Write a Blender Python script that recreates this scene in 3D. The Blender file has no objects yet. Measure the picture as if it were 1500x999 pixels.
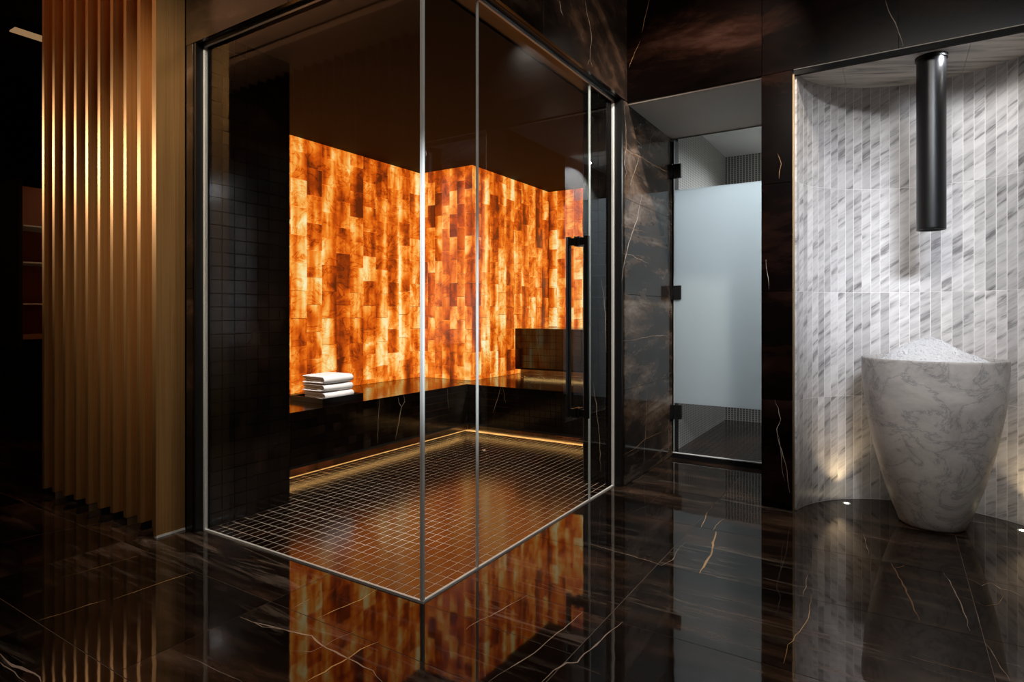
import bpy, math, random
from mathutils import Vector, Matrix
R_ = random.Random(7)
D = bpy.data
SC = bpy.context.scene
C = SC.collection

# ------------------------------------------------------------------ camera
cam = D.objects.new('camera', D.cameras.new('camera'))
C.objects.link(cam)
SC.camera = cam
cam.location = (0, 0, 1.2)
cam.rotation_euler = (math.pi / 2, 0, math.atan(560 / 885))
cam.data.sensor_width = 36
cam.data.lens = 36 * 885 / 1500
cam.data.shift_y = -39.5 / 1500
cam.data.clip_start = 0.02

# ------------------------------------------------------------------ world and exposure
w = D.worlds.new('world'); SC.world = w; w.use_nodes = True
w.node_tree.nodes['Background'].inputs[0].default_value = (0.5, 0.42, 0.36, 1)
w.node_tree.nodes['Background'].inputs[1].default_value = 0.004
SC.view_settings.view_transform = 'Standard'
SC.view_settings.look = 'None'
SC.view_settings.gamma = 1
SC.view_settings.exposure = 0
SC.view_settings.use_curve_mapping = False

# ------------------------------------------------------------------ lamps of the room and added fill lights
def aim(o, tgt):
    d = Vector(tgt) - o.location
    o.rotation_euler = d.to_track_quat('-Z', 'Y').to_euler()
def spot(name, loc, tgt, power, col, deg=60, blend=.6, rad=.04):
    l = D.lights.new(name, 'SPOT'); l.energy = power; l.color = col
    l.spot_size = math.radians(deg); l.spot_blend = blend; l.shadow_soft_size = rad
    o = D.objects.new(name, l); C.objects.link(o); o.location = loc; aim(o, tgt)
    return o
def area(name, loc, tgt, power, col, sx, sy, spread=180):
    l = D.lights.new(name, 'AREA'); l.energy = power; l.color = col
    l.shape = 'RECTANGLE'; l.size = sx; l.size_y = sy; l.spread = math.radians(spread)
    o = D.objects.new(name, l); C.objects.link(o); o.location = loc; aim(o, tgt)
    return o
WARM = (1, .72, .42); NEUT = (1, .88, .75); COOL = (.82, .9, 1)
# gold screen: a lamp in the dark room skims the flutes, a narrow washer hits them from the right
GW = (1, .80, .58)
spot('dark_room_lamp', (-7.6, .02, 2.9), (-4.1, 1.74, 1.95), 260, GW, 34, 1, .05)
spot('screen_washer', (-2.5, -1.3, 3.75), (-4.35, 1.75, 2.1), 420, GW, 19, 1, .05)
spot('screen_washer', (-1.7, -.2, 3.7), (-3.34, 1.80, 1.9), 90, (1, .74, .46), 34, 1, .05)
# marble pier and bulkheads
spot('pier_spot', (-.35, 3.2, 3.7), (-1.59, 4.4, 1.75), 360, NEUT, 60, .8)
spot('bulkhead_spot', (-2.3, .2, 3.7), (-3.15, 1.9, 1.9), 170, (1, .84, .66), 52, .9)
spot('bulkhead_spot', (-.2, 2.4, 3.3), (-1.59, 3.5, 3.1), 90, NEUT, 62, 1)
spot('edge_fill', (.1, .9, 3.75), (-1.66, 2.0, 1.35), 1100, (.95, .98, 1), 16, .9, .03)  # added fill, brightens the glass corner and edge strips
# niche: the wall is lit from the room over the left shoulder of the vessel, the ice from above
area('niche_wash', (.95, .5, 3.72), (-.22, 4.45, 1.6), 13.5, (.86, .91, 1), 1.1, .7, 30)
area('niche_wash', (-.45, .4, 3.72), (.5, 4.5, 1.5), 4.5, (1, .94, .87), .9, .6, 36)
spot('niche_downlight', (.29, 4.13, 2.655), (-.1, 4.25, .5), 9, (.92, .95, 1), 165, .6, .02)
spot('niche_downlight', (.55, 4.13, 2.655), (.55, 4.2, .5), 3.5, (1, .93, .84), 165, .6, .03)
spot('ice_spot', (.12, 3.75, 3.6), (.18, 4.19, .95), 40, (1, .98, .94), 15, .5, .03)
spot('bowl_fill', (.9, .3, 3.7), (.18, 4.2, .5), 190, (1, .95, .88), 13, 1, .08)  # added fill to brighten the front of the vessel
area('front_fill', (.3, .9, 3.75), (.0, 3.6, .2), 34, (1, .90, .80), 1.2, .7)  # added soft fill from the camera side, not a real panel
# added upward fill without a fixture, lights the room ceiling from below
area('ceiling_fill', (-4.6, .75, 3.5), (-4.6, .45, 3.8), 40, (1, .72, .48), 3.5, .15)
# shower cubicle
spot('shower_light', (-.45, 6.15, 2.88), (-.7, 5.9, .4), 150, (.93, .965, 1), 150, .5, .01)
# sauna cabin: small downlights in the dark ceiling
spot('cabin_downlight', (-2.35, 2.7, 2.74), (-2.2, 2.7, 0), 75, (1, .88, .74), 90, .8, .015)
spot('cabin_downlight', (-2.2, 3.6, 2.74), (-2.2, 3.6, 0), 60, (1, .88, .74), 90, .8, .015)
spot('towel_spot', (-2.75, 2.9, 2.74), (-4.0, 3.43, .62), 420, (1, .93, .88), 14, .7, .02)

# ------------------------------------------------------------------ mesh helpers
ORG = {}
def deq(o, v=(0, 0, 0)):
    ORG[o.name] = Vector(v)
class MB:
    def __init__(s): s.v = []; s.f = []; s.sm = False
    def box(s, x0, x1, y0, y1, z0, z1):
        i = len(s.v)
        s.v += [(x0,y0,z0),(x1,y0,z0),(x1,y1,z0),(x0,y1,z0),(x0,y0,z1),(x1,y0,z1),(x1,y1,z1),(x0,y1,z1)]
        s.f += [(i,i+3,i+2,i+1),(i+4,i+5,i+6,i+7),(i,i+1,i+5,i+4),(i+1,i+2,i+6,i+5),(i+2,i+3,i+7,i+6),(i+3,i,i+4,i+7)]
        return s
    def cham(s, x0, x1, y0, y1, z0, z1, c, ax='z'):
        # box whose face pointing to +ax is chamfered all round by c
        i = len(s.v)
        if ax == 'z':
            P = lambda a, b, h: (a, b, h); A = (x0, x1); B = (y0, y1); H = (z0, z1)
        elif ax == 'x':
            P = lambda a, b, h: (h, a, b); A = (y0, y1); B = (z0, z1); H = (x0, x1)
        else:   # -y
            P = lambda a, b, h: (a, h, b); A = (x0, x1); B = (z0, z1); H = (y1, y0)
        d = c if H[1] > H[0] else -c
        for h, k in ((H[0], 0), (H[1] - d, 0), (H[1], c)):
            s.v += [P(A[0]+k, B[0]+k, h), P(A[1]-k, B[0]+k, h), P(A[1]-k, B[1]-k, h), P(A[0]+k, B[1]-k, h)]
        s.f.append((i, i+3, i+2, i+1)); s.f.append((i+8, i+9, i+10, i+11))
        for L in (0, 4):
            for k in range(4):
                a, b = i+L+k, i+L+(k+1) % 4
                s.f.append((a, b, b+4, a+4))
        return s
    def prism(s, pts, z0, z1):
        i = len(s.v); n = len(pts)
        s.v += [(p[0], p[1], z0) for p in pts] + [(p[0], p[1], z1) for p in pts]
        s.f.append(tuple(range(i+n-1, i-1, -1))); s.f.append(tuple(range(i+n, i+2*n)))
        for k in range(n):
            a, b = i+k, i+(k+1) % n
            s.f.append((a, b, b+n, a+n))
        return s
    def lathe(s, prof, c, n=64):
        i = len(s.v); m = len(prof)
        for k in range(n):
            a = 2*math.pi*k/n
            for r, z in prof: s.v.append((c[0]+r*math.cos(a), c[1]+r*math.sin(a), z))
        for k in range(n):
            k2 = (k+1) % n
            for j in range(m-1):
                s.f.append((i+k*m+j, i+k2*m+j, i+k2*m+j+1, i+k*m+j+1))
        return s
    def ribbon(s, pts, wd, nrm, lift=.0006):
        # thin inlay strip following pts on a flat surface with normal nrm, tapering to the ends
        n = Vector(nrm); P = [Vector(p) for p in pts]; rr = random.Random(len(pts)*31+int(abs(P[0].x)*1000))
        Q = []
        for k in range(len(P)-1):
            d = P[k+1]-P[k]; sd = n.cross(d).normalized(); m = max(2, int(d.length/.035))
            for j in range(m):
                q = P[k]+d*(j/m)
                if not (k == 0 and j == 0): q = q+sd*rr.uniform(-.004, .004)
                Q.append(q)
        Q.append(P[-1]); i = len(s.v); N = len(Q)
        for k, q in enumerate(Q):
            d = (Q[min(k+1, N-1)]-Q[max(k-1, 0)]).normalized(); sd = n.cross(d).normalized()
            t = k/(N-1); ww = wd*.5*min(1, .25+3*t, .25+3*(1-t))*rr.uniform(.45, 1.15)
            a = q+sd*ww+n*lift; b = q-sd*ww+n*lift
            s.v += [tuple(a), tuple(b)]
        for k in range(N-1):
            s.f.append((i+2*k+1, i+2*k+3, i+2*k+2, i+2*k))
        return s
    def mesh(s, name, mat, org=(0, 0, 0), smooth=False):
        me = D.meshes.new(name); o = Vector(org)
        me.from_pydata([tuple(Vector(v)-o) for v in s.v], [], s.f); me.update()
        if mat: me.materials.append(mat)
        if smooth:
            me.polygons.foreach_set('use_smooth', [True]*len(me.polygons))
        return me
    def build(s, name, mat, parent=None, smooth=False, kind=None, label=None, org=None):
        po = ORG[parent.name] if parent else Vector((0, 0, 0))
        if org is None: org = po
        org = Vector(org)
        o = D.objects.new(name, s.mesh(name, mat, org, smooth)); C.objects.link(o)
        o.location = org - (po if parent else Vector((0, 0, 0)))
        if parent: o.parent = parent
        ORG[o.name] = org
        if kind: o['kind'] = kind
        if label: o['label'] = label
        return o
def inst(me, name, loc, parent, rz=0):
    o = D.objects.new(name, me); C.objects.link(o); o.parent = parent
    o.location = Vector(loc) - ORG[parent.name]
    if rz: o.rotation_euler = (0, 0, rz)
    ORG[o.name] = Vector(loc)
    return o
def thing(name, label, cat, loc, group=None):
    o = D.objects.new(name, None); C.objects.link(o); o.location = loc; o.empty_display_size = .1
    o['label'] = label; o['category'] = cat
    if group: o['group'] = group
    ORG[o.name] = Vector(loc)
    return o
def tag(o, label, cat, group=None, kind=None):
    o['label'] = label; o['category'] = cat
    if group: o['group'] = group
    if kind: o['kind'] = kind
    return o
def struct(name, mb, mat, org=(0, 0, 0), smooth=False):
    o = mb.build(name, mat, None, smooth, org=org); o['kind'] = 'structure'
    return o
def box(*a): return MB().box(*a)

# ------------------------------------------------------------------ materials
def mat(name):
    m = D.materials.new(name); m.use_nodes = True; nt = m.node_tree
    return m, nt, nt.nodes['Principled BSDF'], nt.nodes, nt.links
def setp(b, **k):
    for a, v in k.items():
        n = {'col': 'Base Color', 'rough': 'Roughness', 'metal': 'Metallic', 'ior': 'IOR', 'coat': 'Coat Weight',
             'coatr': 'Coat Roughness', 'sss': 'Subsurface Weight', 'sheen': 'Sheen Weight', 'aniso': 'Anisotropic'}[a]
        b.inputs[n].default_value = (*v, 1) if a == 'col' else v
def plain(name, **k):
    m, nt, b, N, L = mat(name); setp(b, **k); return m
def ramp(N, stops):
    r = N.new('ShaderNodeValToRGB'); e = r.color_ramp.elements
    while len(e) < len(stops): e.new(.5)
    for i, (p, c) in enumerate(stops): e[i].position = p; e[i].color = (*c, 1)
    return r
def math_(N, L, op, a, b=None, c=None):
    n = N.new('ShaderNodeMath'); n.operation = op
    for i, v in enumerate((a, b, c)):
        if v is None: continue
        if isinstance(v, (int, float)): n.inputs[i].default_value = v
        else: L.new(v, n.inputs[i])
    return n.outputs[0]
def noise(N, L, vec, scale, det=4, rough=.55, dist=0):
    n = N.new('ShaderNodeTexNoise'); n.inputs['Scale'].default_value = scale; n.inputs['Detail'].default_value = det
    n.inputs['Roughness'].default_value = rough; n.inputs['Distortion'].default_value = dist
    L.new(vec, n.inputs['Vector']); return n.outputs['Fac']
def vmap(N, L, vec, scale=(1, 1, 1), rot=(0, 0, 0)):
    m = N.new('ShaderNodeMapping'); m.inputs['Scale'].default_value = scale; m.inputs['Rotation'].default_value = rot
    L.new(vec, m.inputs['Vector']); return m.outputs[0]
def offs(N, L, vec, amt):
    oi = N.new('ShaderNodeObjectInfo'); c = N.new('ShaderNodeCombineXYZ')
    a = math_(N, L, 'MULTIPLY', oi.outputs['Random'], amt); b = math_(N, L, 'MULTIPLY', oi.outputs['Random'], amt*1.7)
    for i, s in enumerate((a, b, a)): L.new(s, c.inputs[i])
    v = N.new('ShaderNodeVectorMath'); v.operation = 'ADD'; L.new(vec, v.inputs[0]); L.new(c.outputs[0], v.inputs[1])
    return v.outputs[0], oi.outputs['Random']
def bump(N, L, b, h, st, dist=.01):
    n = N.new('ShaderNodeBump'); n.inputs['Strength'].default_value = st; n.inputs['Distance'].default_value = dist
    L.new(h, n.inputs['Height']); L.new(n.outputs[0], b.inputs['Normal'])

def dark_marble(name, stretch, rough=.06, ior=1.9, gain=1.0, wavy=0.0, rot=(0, 0, 0), off=7.0, tint=(1, 1, 1), vein=0.0, up=0.0, wisp=0.0):
    m, nt, b, N, L = mat(name)
    g = N.new('ShaderNodeNewGeometry')
    v, rnd = offs(N, L, g.outputs['Position'], off)
    p = vmap(N, L, v, stretch, rot)
    n1 = noise(N, L, p, 1.1, 8, .62, .9)
    n2 = noise(N, L, p, 4.2, 8, .7, .5)
    f = math_(N, L, 'ADD', math_(N, L, 'MULTIPLY', n1, .72), math_(N, L, 'MULTIPLY', n2, .28))
    f = math_(N, L, 'ADD', f, up)
    T = lambda c: tuple(c[i]*gain*tint[i] for i in range(3))
    r = ramp(N, [(.40, T((.0045, .0032, .0028))), (.50, T((.012, .0075, .0055))), (.57, T((.040, .022, .014))), (.64, T((.085, .056, .042))), (.74, T((.17, .125, .10)))])
    L.new(f, r.inputs[0])
    # hair-thin pale veins
    q = vmap(N, L, v, tuple(s*.8 for s in stretch), rot)
    n3 = noise(N, L, q, 1.7, 5, .55, .6)
    d = math_(N, L, 'ABSOLUTE', math_(N, L, 'SUBTRACT', n3, .5))
    th = math_(N, L, 'LESS_THAN', d, .0022)
    mk = math_(N, L, 'GREATER_THAN', noise(N, L, v, 1.3, 2), .54)
    vv = math_(N, L, 'MULTIPLY', th, mk)
    mx = N.new('ShaderNodeMixRGB'); L.new(math_(N, L, 'MULTIPLY', vv, vein), mx.inputs[0]); L.new(r.outputs[0], mx.inputs[1]); mx.inputs[2].default_value = (.42, .33, .26, 1)
    out = mx.outputs[0]
    if wisp:   # drifts of fine pale crystals running with the grain
        n5 = noise(N, L, vmap(N, L, v, tuple(s_*2.2 if s_ < 1 else s_*4.5 for s_ in stretch), rot), 1.6, 9, .72, .8)
        n6 = noise(N, L, vmap(N, L, v, stretch, rot), .9, 2, .5, .4)
        def mr(x, a, c):
            q_ = N.new('ShaderNodeMapRange'); q_.inputs['From Min'].default_value = a; q_.inputs['From Max'].default_value = c; L.new(x, q_.inputs[0]); return q_.outputs[0]
        k = math_(N, L, 'MULTIPLY', math_(N, L, 'MULTIPLY', mr(n5, .50, .72), mr(n6, .49, .64)), wisp)
        m2 = N.new('ShaderNodeMixRGB'); L.new(k, m2.inputs[0]); L.new(out, m2.inputs[1]); m2.inputs[2].default_value = (.34, .27, .22, 1)
        out = m2.outputs[0]
    L.new(out, b.inputs['Base Color'])
    setp(b, rough=rough, ior=ior)
    if wavy:
        bump(N, L, b, noise(N, L, g.outputs['Position'], 5.0, 2), wavy, .01)
    return m

M = {}
M['floor'] = dark_marble('polished dark floor marble', (.55, 2.6, 1), .035, 1.50, 1.3, .035, wisp=.62)
M['floor'].node_tree.nodes['Principled BSDF'].inputs['Specular Tint'].default_value = (1, .80, .62, 1)
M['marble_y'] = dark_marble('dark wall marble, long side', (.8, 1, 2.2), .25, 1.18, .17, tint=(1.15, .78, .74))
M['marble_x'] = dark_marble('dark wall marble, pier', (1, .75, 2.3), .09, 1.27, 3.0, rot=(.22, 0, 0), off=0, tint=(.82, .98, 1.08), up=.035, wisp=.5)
M['marble_b'] = dark_marble('dark wall marble, bulkhead', (1, .8, 1.6), .2, 1.35, 1.2, rot=(-.7, 0, 0), off=0)
M['mosaic'] = dark_marble('dark marble mosaic', (1, 1, 1), .17, 2.2, .55, off=3.0, tint=(1.3, .7, .5))
M['mosaic_seat'] = dark_marble('dark marble mosaic seat', (1, 1, 1), .12, 2.9, .5, off=3.0, tint=(1.3, .7, .5))
M['mosaic_wall'] = dark_marble('dark marble mosaic on the walls', (1, 1, 1), .14, 1.6, .35, off=3.0)
M['grout_light'] = plain('pale grout', col=(.72, .60, .50), rough=.8)
M['grout_dark'] = plain('dark grout', col=(.06, .045, .035), rough=.8)
M['joint'] = plain('dark joint', col=(.03, .024, .02), rough=.5)
M['joint_light'] = plain('tan joint', col=(.22, .165, .12), rough=.6)
M['black'] = plain('black painted metal', col=(.004, .004, .0045), rough=.42)
M['matt_black'] = plain('matt black', col=(.003, .0028, .0026), rough=.9)
M['satin_black'] = plain('satin black metal', col=(.006, .006, .0065), rough=.34, metal=.0, ior=1.45)
M['ceiling'] = plain('dark brown ceiling', col=(.26, .15, .09), rough=.8)
M['ceiling_shade'] = plain('ceiling with painted shade', col=(.012, .008, .006), rough=.9)  # same ceiling where it stays unlit, shade put into the colour
M['wall_dark'] = plain('dark brown wall', col=(.02, .014, .01), rough=.8)
M['alu'] = plain('brushed aluminium', col=(.80, .83, .84), rough=.4)
M['seal'] = plain('clear grey glass edge', col=(.70, .80, .78), rough=.3)
M['vein_w'] = plain('white vein', col=(.50, .40, .32), rough=.12)
M['vein_g'] = plain('golden vein', col=(.75, .47, .20), rough=.12)
M['vein_b'] = plain('brown vein', col=(.30, .17, .09), rough=.12)
M['brass'] = plain('brass bead', col=(.42, .30, .17), rough=.35, metal=.8)
M['white'] = plain('white painted ceiling', col=(.62, .62, .60), rough=.7)
M['soffit'] = plain('grey painted soffit', col=(.62, .53, .46), rough=.7)

def emis(name, col, st):
    m, nt, b, N, L = mat(name); setp(b, col=(0, 0, 0), rough=.6)
    b.inputs['Emission Color'].default_value = (*col, 1); b.inputs['Emission Strength'].default_value = st
    return m
M['led_warm'] = emis('warm led strip', (1, .60, .20), 26)
M['led_lamp'] = emis('uplight lamp', (1, .85, .55), 30)
M['led_dim'] = emis('dim led line', (1, .86, .7), .14)
M['led_slot'] = emis('ceiling slot light', (1, .58, .27), .28)

def gold():
    m, nt, b, N, L = mat('brushed bronze gold')
    g = N.new('ShaderNodeNewGeometry')
    n = noise(N, L, vmap(N, L, g.outputs['Position'], (160, 160, 1.2)), 1, 3)
    r = ramp(N, [(.3, (.48, .26, .09)), (.7, (.64, .37, .14))]); L.new(n, r.inputs[0]); L.new(r.outputs[0], b.inputs['Base Color'])
    setp(b, metal=.72, rough=.42)
    return m
M['gold'] = gold()
M['bronze'] = plain('darkened gold', col=(.10, .045, .02), rough=.4, metal=1)  # for the opposite screen: shade put into a darker metal colour

def glass():
    m, nt, b, N, L = mat('clear glass'); N.remove(b)
    t = N.new('ShaderNodeBsdfTransparent'); t.inputs[0].default_value = (.965, .975, .97, 1)
    gl = N.new('ShaderNodeBsdfGlossy'); gl.inputs['Roughness'].default_value = .0
    fr = N.new('ShaderNodeFresnel'); fr.inputs[0].default_value = 1.45
    g = N.new('ShaderNodeNewGeometry'); k = math_(N, L, 'MULTIPLY', math_(N, L, 'SUBTRACT', 1, g.outputs['Backfacing']), fr.outputs[0])
    mx = N.new('ShaderNodeMixShader'); L.new(k, mx.inputs[0]); L.new(t.outputs[0], mx.inputs[1]); L.new(gl.outputs[0], mx.inputs[2])
    L.new(mx.outputs[0], N['Material Output'].inputs[0])
    return m
M['glass'] = glass()
def frosted():
    m, nt, b, N, L = mat('frosted glass'); N.remove(b)
    t = N.new('ShaderNodeBsdfTranslucent'); t.inputs[0].default_value = (.80, .86, .88, 1)
    d = N.new('ShaderNodeBsdfDiffuse'); d.inputs[0].default_value = (.45, .50, .52, 1)
    mx = N.new('ShaderNodeMixShader'); mx.inputs[0].default_value = .25; L.new(t.outputs[0], mx.inputs[1]); L.new(d.outputs[0], mx.inputs[2])
    L.new(mx.outputs[0], N['Material Output'].inputs[0])
    return m
M['frost'] = frosted()

def white_strip():
    m, nt, b, N, L = mat('grey veined white marble')
    tc = N.new('ShaderNodeTexCoord'); v, rnd = offs(N, L, tc.outputs['Object'], 9.0)
    p = vmap(N, L, v, (3.0, 1, 26), (0, math.radians(-33), 0))
    p0 = N.new('ShaderNodeMapping'); p0.inputs['Rotation'].default_value = (0, math.radians(33), 0); L.new(v, p0.inputs['Vector'])
    p1 = vmap(N, L, p0.outputs[0], (3.2, .01, 27))
    n1 = noise(N, L, p1, 1.0, 5, .65, .35)
    p2 = vmap(N, L, p0.outputs[0], (1.4, .01, 9))
    n2 = noise(N, L, p2, 1.0, 3, .6, .2)
    f = math_(N, L, 'ADD', math_(N, L, 'MULTIPLY', n1, .65), math_(N, L, 'MULTIPLY', n2, .35))
    r = ramp(N, [(.30, (.14, .13, .135)), (.40, (.30, .285, .285)), (.46, (.56, .54, .535)), (.56, (.72, .70, .69)), (.7, (.80, .785, .77))])
    L.new(f, r.inputs[0])
    wn = N.new('ShaderNodeTexWhiteNoise'); wn.noise_dimensions = '1D'; L.new(rnd, wn.inputs['W'])
    k = math_(N, L, 'ADD', math_(N, L, 'MULTIPLY', wn.outputs['Value'], .34), .68)
    mx = N.new('ShaderNodeVectorMath'); mx.operation = 'SCALE'; L.new(r.outputs[0], mx.inputs[0]); L.new(k, mx.inputs['Scale'])
    L.new(mx.outputs[0], b.inputs['Base Color']); setp(b, rough=.38)
    return m
M['strip'] = white_strip()
M['pale_joint'] = plain('pale joint', col=(.85, .82, .79), rough=.6)
def bowl_marble():
    m, nt, b, N, L = mat('carved white marble')
    tc = N.new('ShaderNodeTexCoord')
    p = vmap(N, L, tc.outputs['Object'], (1, 1, 1.3), (.5, .4, 0))
    n = noise(N, L, p, 4.6, 9, .68, .7)
    d = math_(N, L, 'ABSOLUTE', math_(N, L, 'SUBTRACT', n, .5))
    r = ramp(N, [(0, (.26, .255, .255)), (.006, (.38, .37, .36)), (.03, (.50, .48, .455)), (.2, (.56, .535, .50))]); L.new(d, r.inputs[0])
    n2 = noise(N, L, p, 3.0, 8, .7, .5); r2 = ramp(N, [(.33, (.60, .59, .60)), (.60, (1, 1, 1))]); L.new(n2, r2.inputs[0])
    mx = N.new('ShaderNodeMixRGB'); mx.blend_type = 'MULTIPLY'; mx.inputs[0].default_value = 1
    L.new(r.outputs[0], mx.inputs[1]); L.new(r2.outputs[0], mx.inputs[2]); L.new(mx.outputs[0], b.inputs['Base Color'])
    setp(b, rough=.42)
    return m
M['bowl'] = bowl_marble()
def ceiling_marble():
    m, nt, b, N, L = mat('veined marble ceiling')
    g = N.new('ShaderNodeNewGeometry')
    r0 = vmap(N, L, g.outputs['Position'], (1, 1, 1), (0, 0, math.radians(-28)))
    p = vmap(N, L, r0, (2, 18, 1))
    n = noise(N, L, p, 1, 5, .6, .4)
    r = ramp(N, [(.34, (.16, .145, .13)), (.44, (.40, .37, .33)), (.54, (.55, .51, .46)), (.7, (.62, .58, .52))]); L.new(n, r.inputs[0]); L.new(r.outputs[0], b.inputs['Base Color'])
    setp(b, rough=.4)
    return m
M['niche_ceiling'] = ceiling_marble()

def salt():
    m, nt, b, N, L = mat('backlit orange salt')
    tc = N.new('ShaderNodeTexCoord'); g = N.new('ShaderNodeNewGeometry')
    v, rnd = offs(N, L, tc.outputs['Object'], 31.0)
    n1 = noise(N, L, vmap(N, L, v, (4.2, 4.2, 2.2)), 1.0, 3, .5, 1.2)
    n2 = noise(N, L, vmap(N, L, v, (9, 9, 22), (.75, 0, .4)), 1.0, 5, .65, .6)
    lamp = noise(N, L, vmap(N, L, g.outputs['Position'], (6.5, 6.5, .5)), 1.0, 2, .5, 0)  # uneven backlight painted into the glow colour as vertical noise bands
    wn = N.new('ShaderNodeTexWhiteNoise'); wn.noise_dimensions = '1D'; L.new(rnd, wn.inputs['W'])
    S = lambda x, k: math_(N, L, 'MULTIPLY', math_(N, L, 'SUBTRACT', x, .5), k)
    f = math_(N, L, 'ADD', S(n1, .95), S(n2, .22))
    f = math_(N, L, 'ADD', f, S(wn.outputs['Value'], .24))
    f = math_(N, L, 'ADD', f, S(lamp, 1.25))
    sp = N.new('ShaderNodeSeparateXYZ'); L.new(g.outputs['Position'], sp.inputs[0])
    low = N.new('ShaderNodeMapRange'); low.inputs['From Min'].default_value = 2.8; low.inputs['From Max'].default_value = 1.2
    low.inputs['To Min'].default_value = .44; low.inputs['To Max'].default_value = .52; L.new(sp.outputs[2], low.inputs[0])
    f = math_(N, L, 'ADD', f, low.outputs[0])
    # darker, redder stone near each brick's own veins
    vd = math_(N, L, 'ABSOLUTE', S(noise(N, L, vmap(N, L, v, (3, 3, 5), (.7, 0, 0)), 1.0, 4, .6, 1.5), 1.0))
    vk = N.new('ShaderNodeMapRange'); vk.inputs['From Max'].default_value = .03; vk.inputs['To Min'].default_value = -.13; vk.inputs['To Max'].default_value = 0; L.new(vd, vk.inputs[0])
    f = math_(N, L, 'ADD', f, vk.outputs[0])
    r = ramp(N, [(.14, (.12, .018, .003)), (.26, (.33, .04, .003)), (.38, (.64, .09, .004)), (.50, (.90, .20, .012)), (.62, (1, .42, .07)), (.76, (1, .74, .30)), (.88, (1, .9, .55))])
    L.new(f, r.inputs[0])
    setp(b, col=(.10, .03, .01), rough=.35)
    L.new(r.outputs[0], b.inputs['Emission Color'])
    b.inputs['Emission Strength'].default_value = 1.05
    # dark crack veins
    return m
M['salt'] = salt()
M['salt_back'] = emis('salt joint glow', (.30, .045, .006), .5)

def shower_mosaic():
    m, nt, b, N, L = mat('black and white striped penny mosaic')
    g = N.new('ShaderNodeNewGeometry'); s = N.new('ShaderNodeSeparateXYZ'); L.new(g.outputs['Position'], s.inputs[0])
    u = math_(N, L, 'ADD', s.outputs[0], s.outputs[1])
    a = math_(N, L, 'FRACT', math_(N, L, 'MULTIPLY', u, 1/.031))
    da = math_(N, L, 'ABSOLUTE', math_(N, L, 'SUBTRACT', a, .5))
    zz = math_(N, L, 'FRACT', math_(N, L, 'MULTIPLY', s.outputs[2], 1/.022))
    dz = math_(N, L, 'ABSOLUTE', math_(N, L, 'SUBTRACT', zz, .5))
    wv = math_(N, L, 'MULTIPLY', math_(N, L, 'SUBTRACT', .5, dz), .14)
    dark = math_(N, L, 'LESS_THAN', da, math_(N, L, 'ADD', .17, wv))
    dot = math_(N, L, 'LESS_THAN', dz, .40)
    k = math_(N, L, 'MULTIPLY', dark, dot)
    mx = N.new('ShaderNodeMixRGB'); L.new(k, mx.inputs[0]); mx.inputs[1].default_value = (.34, .33, .31, 1); mx.inputs[2].default_value = (.012, .012, .013, 1)
    L.new(mx.outputs[0], b.inputs['Base Color']); setp(b, rough=.6)
    return m
M['penny'] = shower_mosaic()
def towel_mat():
    m, nt, b, N, L = mat('white terry cloth')
    tc = N.new('ShaderNodeTexCoord'); setp(b, col=(.80, .78, .77), rough=.95, sheen=.3)
    bump(N, L, b, noise(N, L, tc.outputs['Object'], 260, 2), .5, .003)
    return m
M['towel'] = towel_mat()
def ice_mat():
    m, nt, b, N, L = mat('crushed ice')
    setp(b, col=(.66, .67, .69), rough=.45, sss=.1); b.inputs['Subsurface Radius'].default_value = (.03, .03, .03)
    return m
M['ice'] = ice_mat()
M['wood'] = plain('reddish wood', col=(.16, .045, .02), rough=.55)

# ================================================================== STRUCTURE
# ---- floor of polished marble tiles
sub = struct('floor', MB().box(-9.5, 3.2, -3.2, 1.915, -.06, -.0012).box(-1.645, 3.2, 1.915, 4.06, -.06, -.0012).box(-9.5, -4.9, 1.915, 4.2, -.06, -.0012), M['joint_light'])
sub2 = None
rows = [4.06 - .615*k for k in range(0, 12)]
rows = [4.05, 3.44, 2.825, 2.213, 1.593, 1.0, .39, -.22, -.83, -1.44, -2.05, -2.66, -3.2]
def tile(x0, x1, y0, y1, parent):
    g = .0011
    MB().cham(x0+g, x1-g, y0+g, y1-g, -.006, 0, .0006).build('floor_tile', M['floor'], parent, org=((x0+x1)/2, (y0+y1)/2, 0))
GX, GY = -1.645, 1.915      # outside line of the glass cabin floor
for k in range(len(rows)-1):
    y1, y0 = rows[k], rows[k+1]
    base = -.96 if y1 > 1.7 else (-1.57 if k % 2 else -.96)
    xs = [base + 1.24*j for j in range(-7, 5)]
    xs = [x for x in xs if -9.4 < x < 3.1]
    xs = [-9.5] + xs + [3.2]
    for a, b_ in zip(xs, xs[1:]):
        if y1 <= GY+.001 or a >= GX:
            tile(a, b_, y0, y1, sub)
        elif y0 >= GY-.05:
            if b_ > GX: tile(GX, b_, y0, y1, sub)
            elif b_ <= -4.9: tile(a, b_, y0, y1, sub)
            elif a < -4.9: tile(a, -4.9, y0, y1, sub)
        else:                                       # row cut by the front of the cabin
            if b_ > GX: tile(GX, b_, GY, y1, sub)
            if a < -4.9: tile(a, min(b_, -4.9), GY, y1, sub)
            tile(a, b_, y0, GY, sub)
# floor between fascia line and the shower door, and inside the niche
rec = MB().box(-1.60, -.70, 4.03, 5.0, -.05, -.0012).build('recess_bed', M['joint'], sub)
tile(-1.60, -.96, 4.052, 4.66, sub); tile(-.96, -.70, 4.052, 4.66, sub); tile(-1.60, -.70, 4.662, 5.0, sub)
NC = (.165, 3.95); NR = .675
pts = [(NC[0]+(NR+.02)*math.cos(math.radians(a)), NC[1]+(NR+.02)*math.sin(math.radians(a))) for a in range(8, 173, 4)]
MB().prism(pts, -.006, 0).build('floor_tile', M['floor'], sub)

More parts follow.
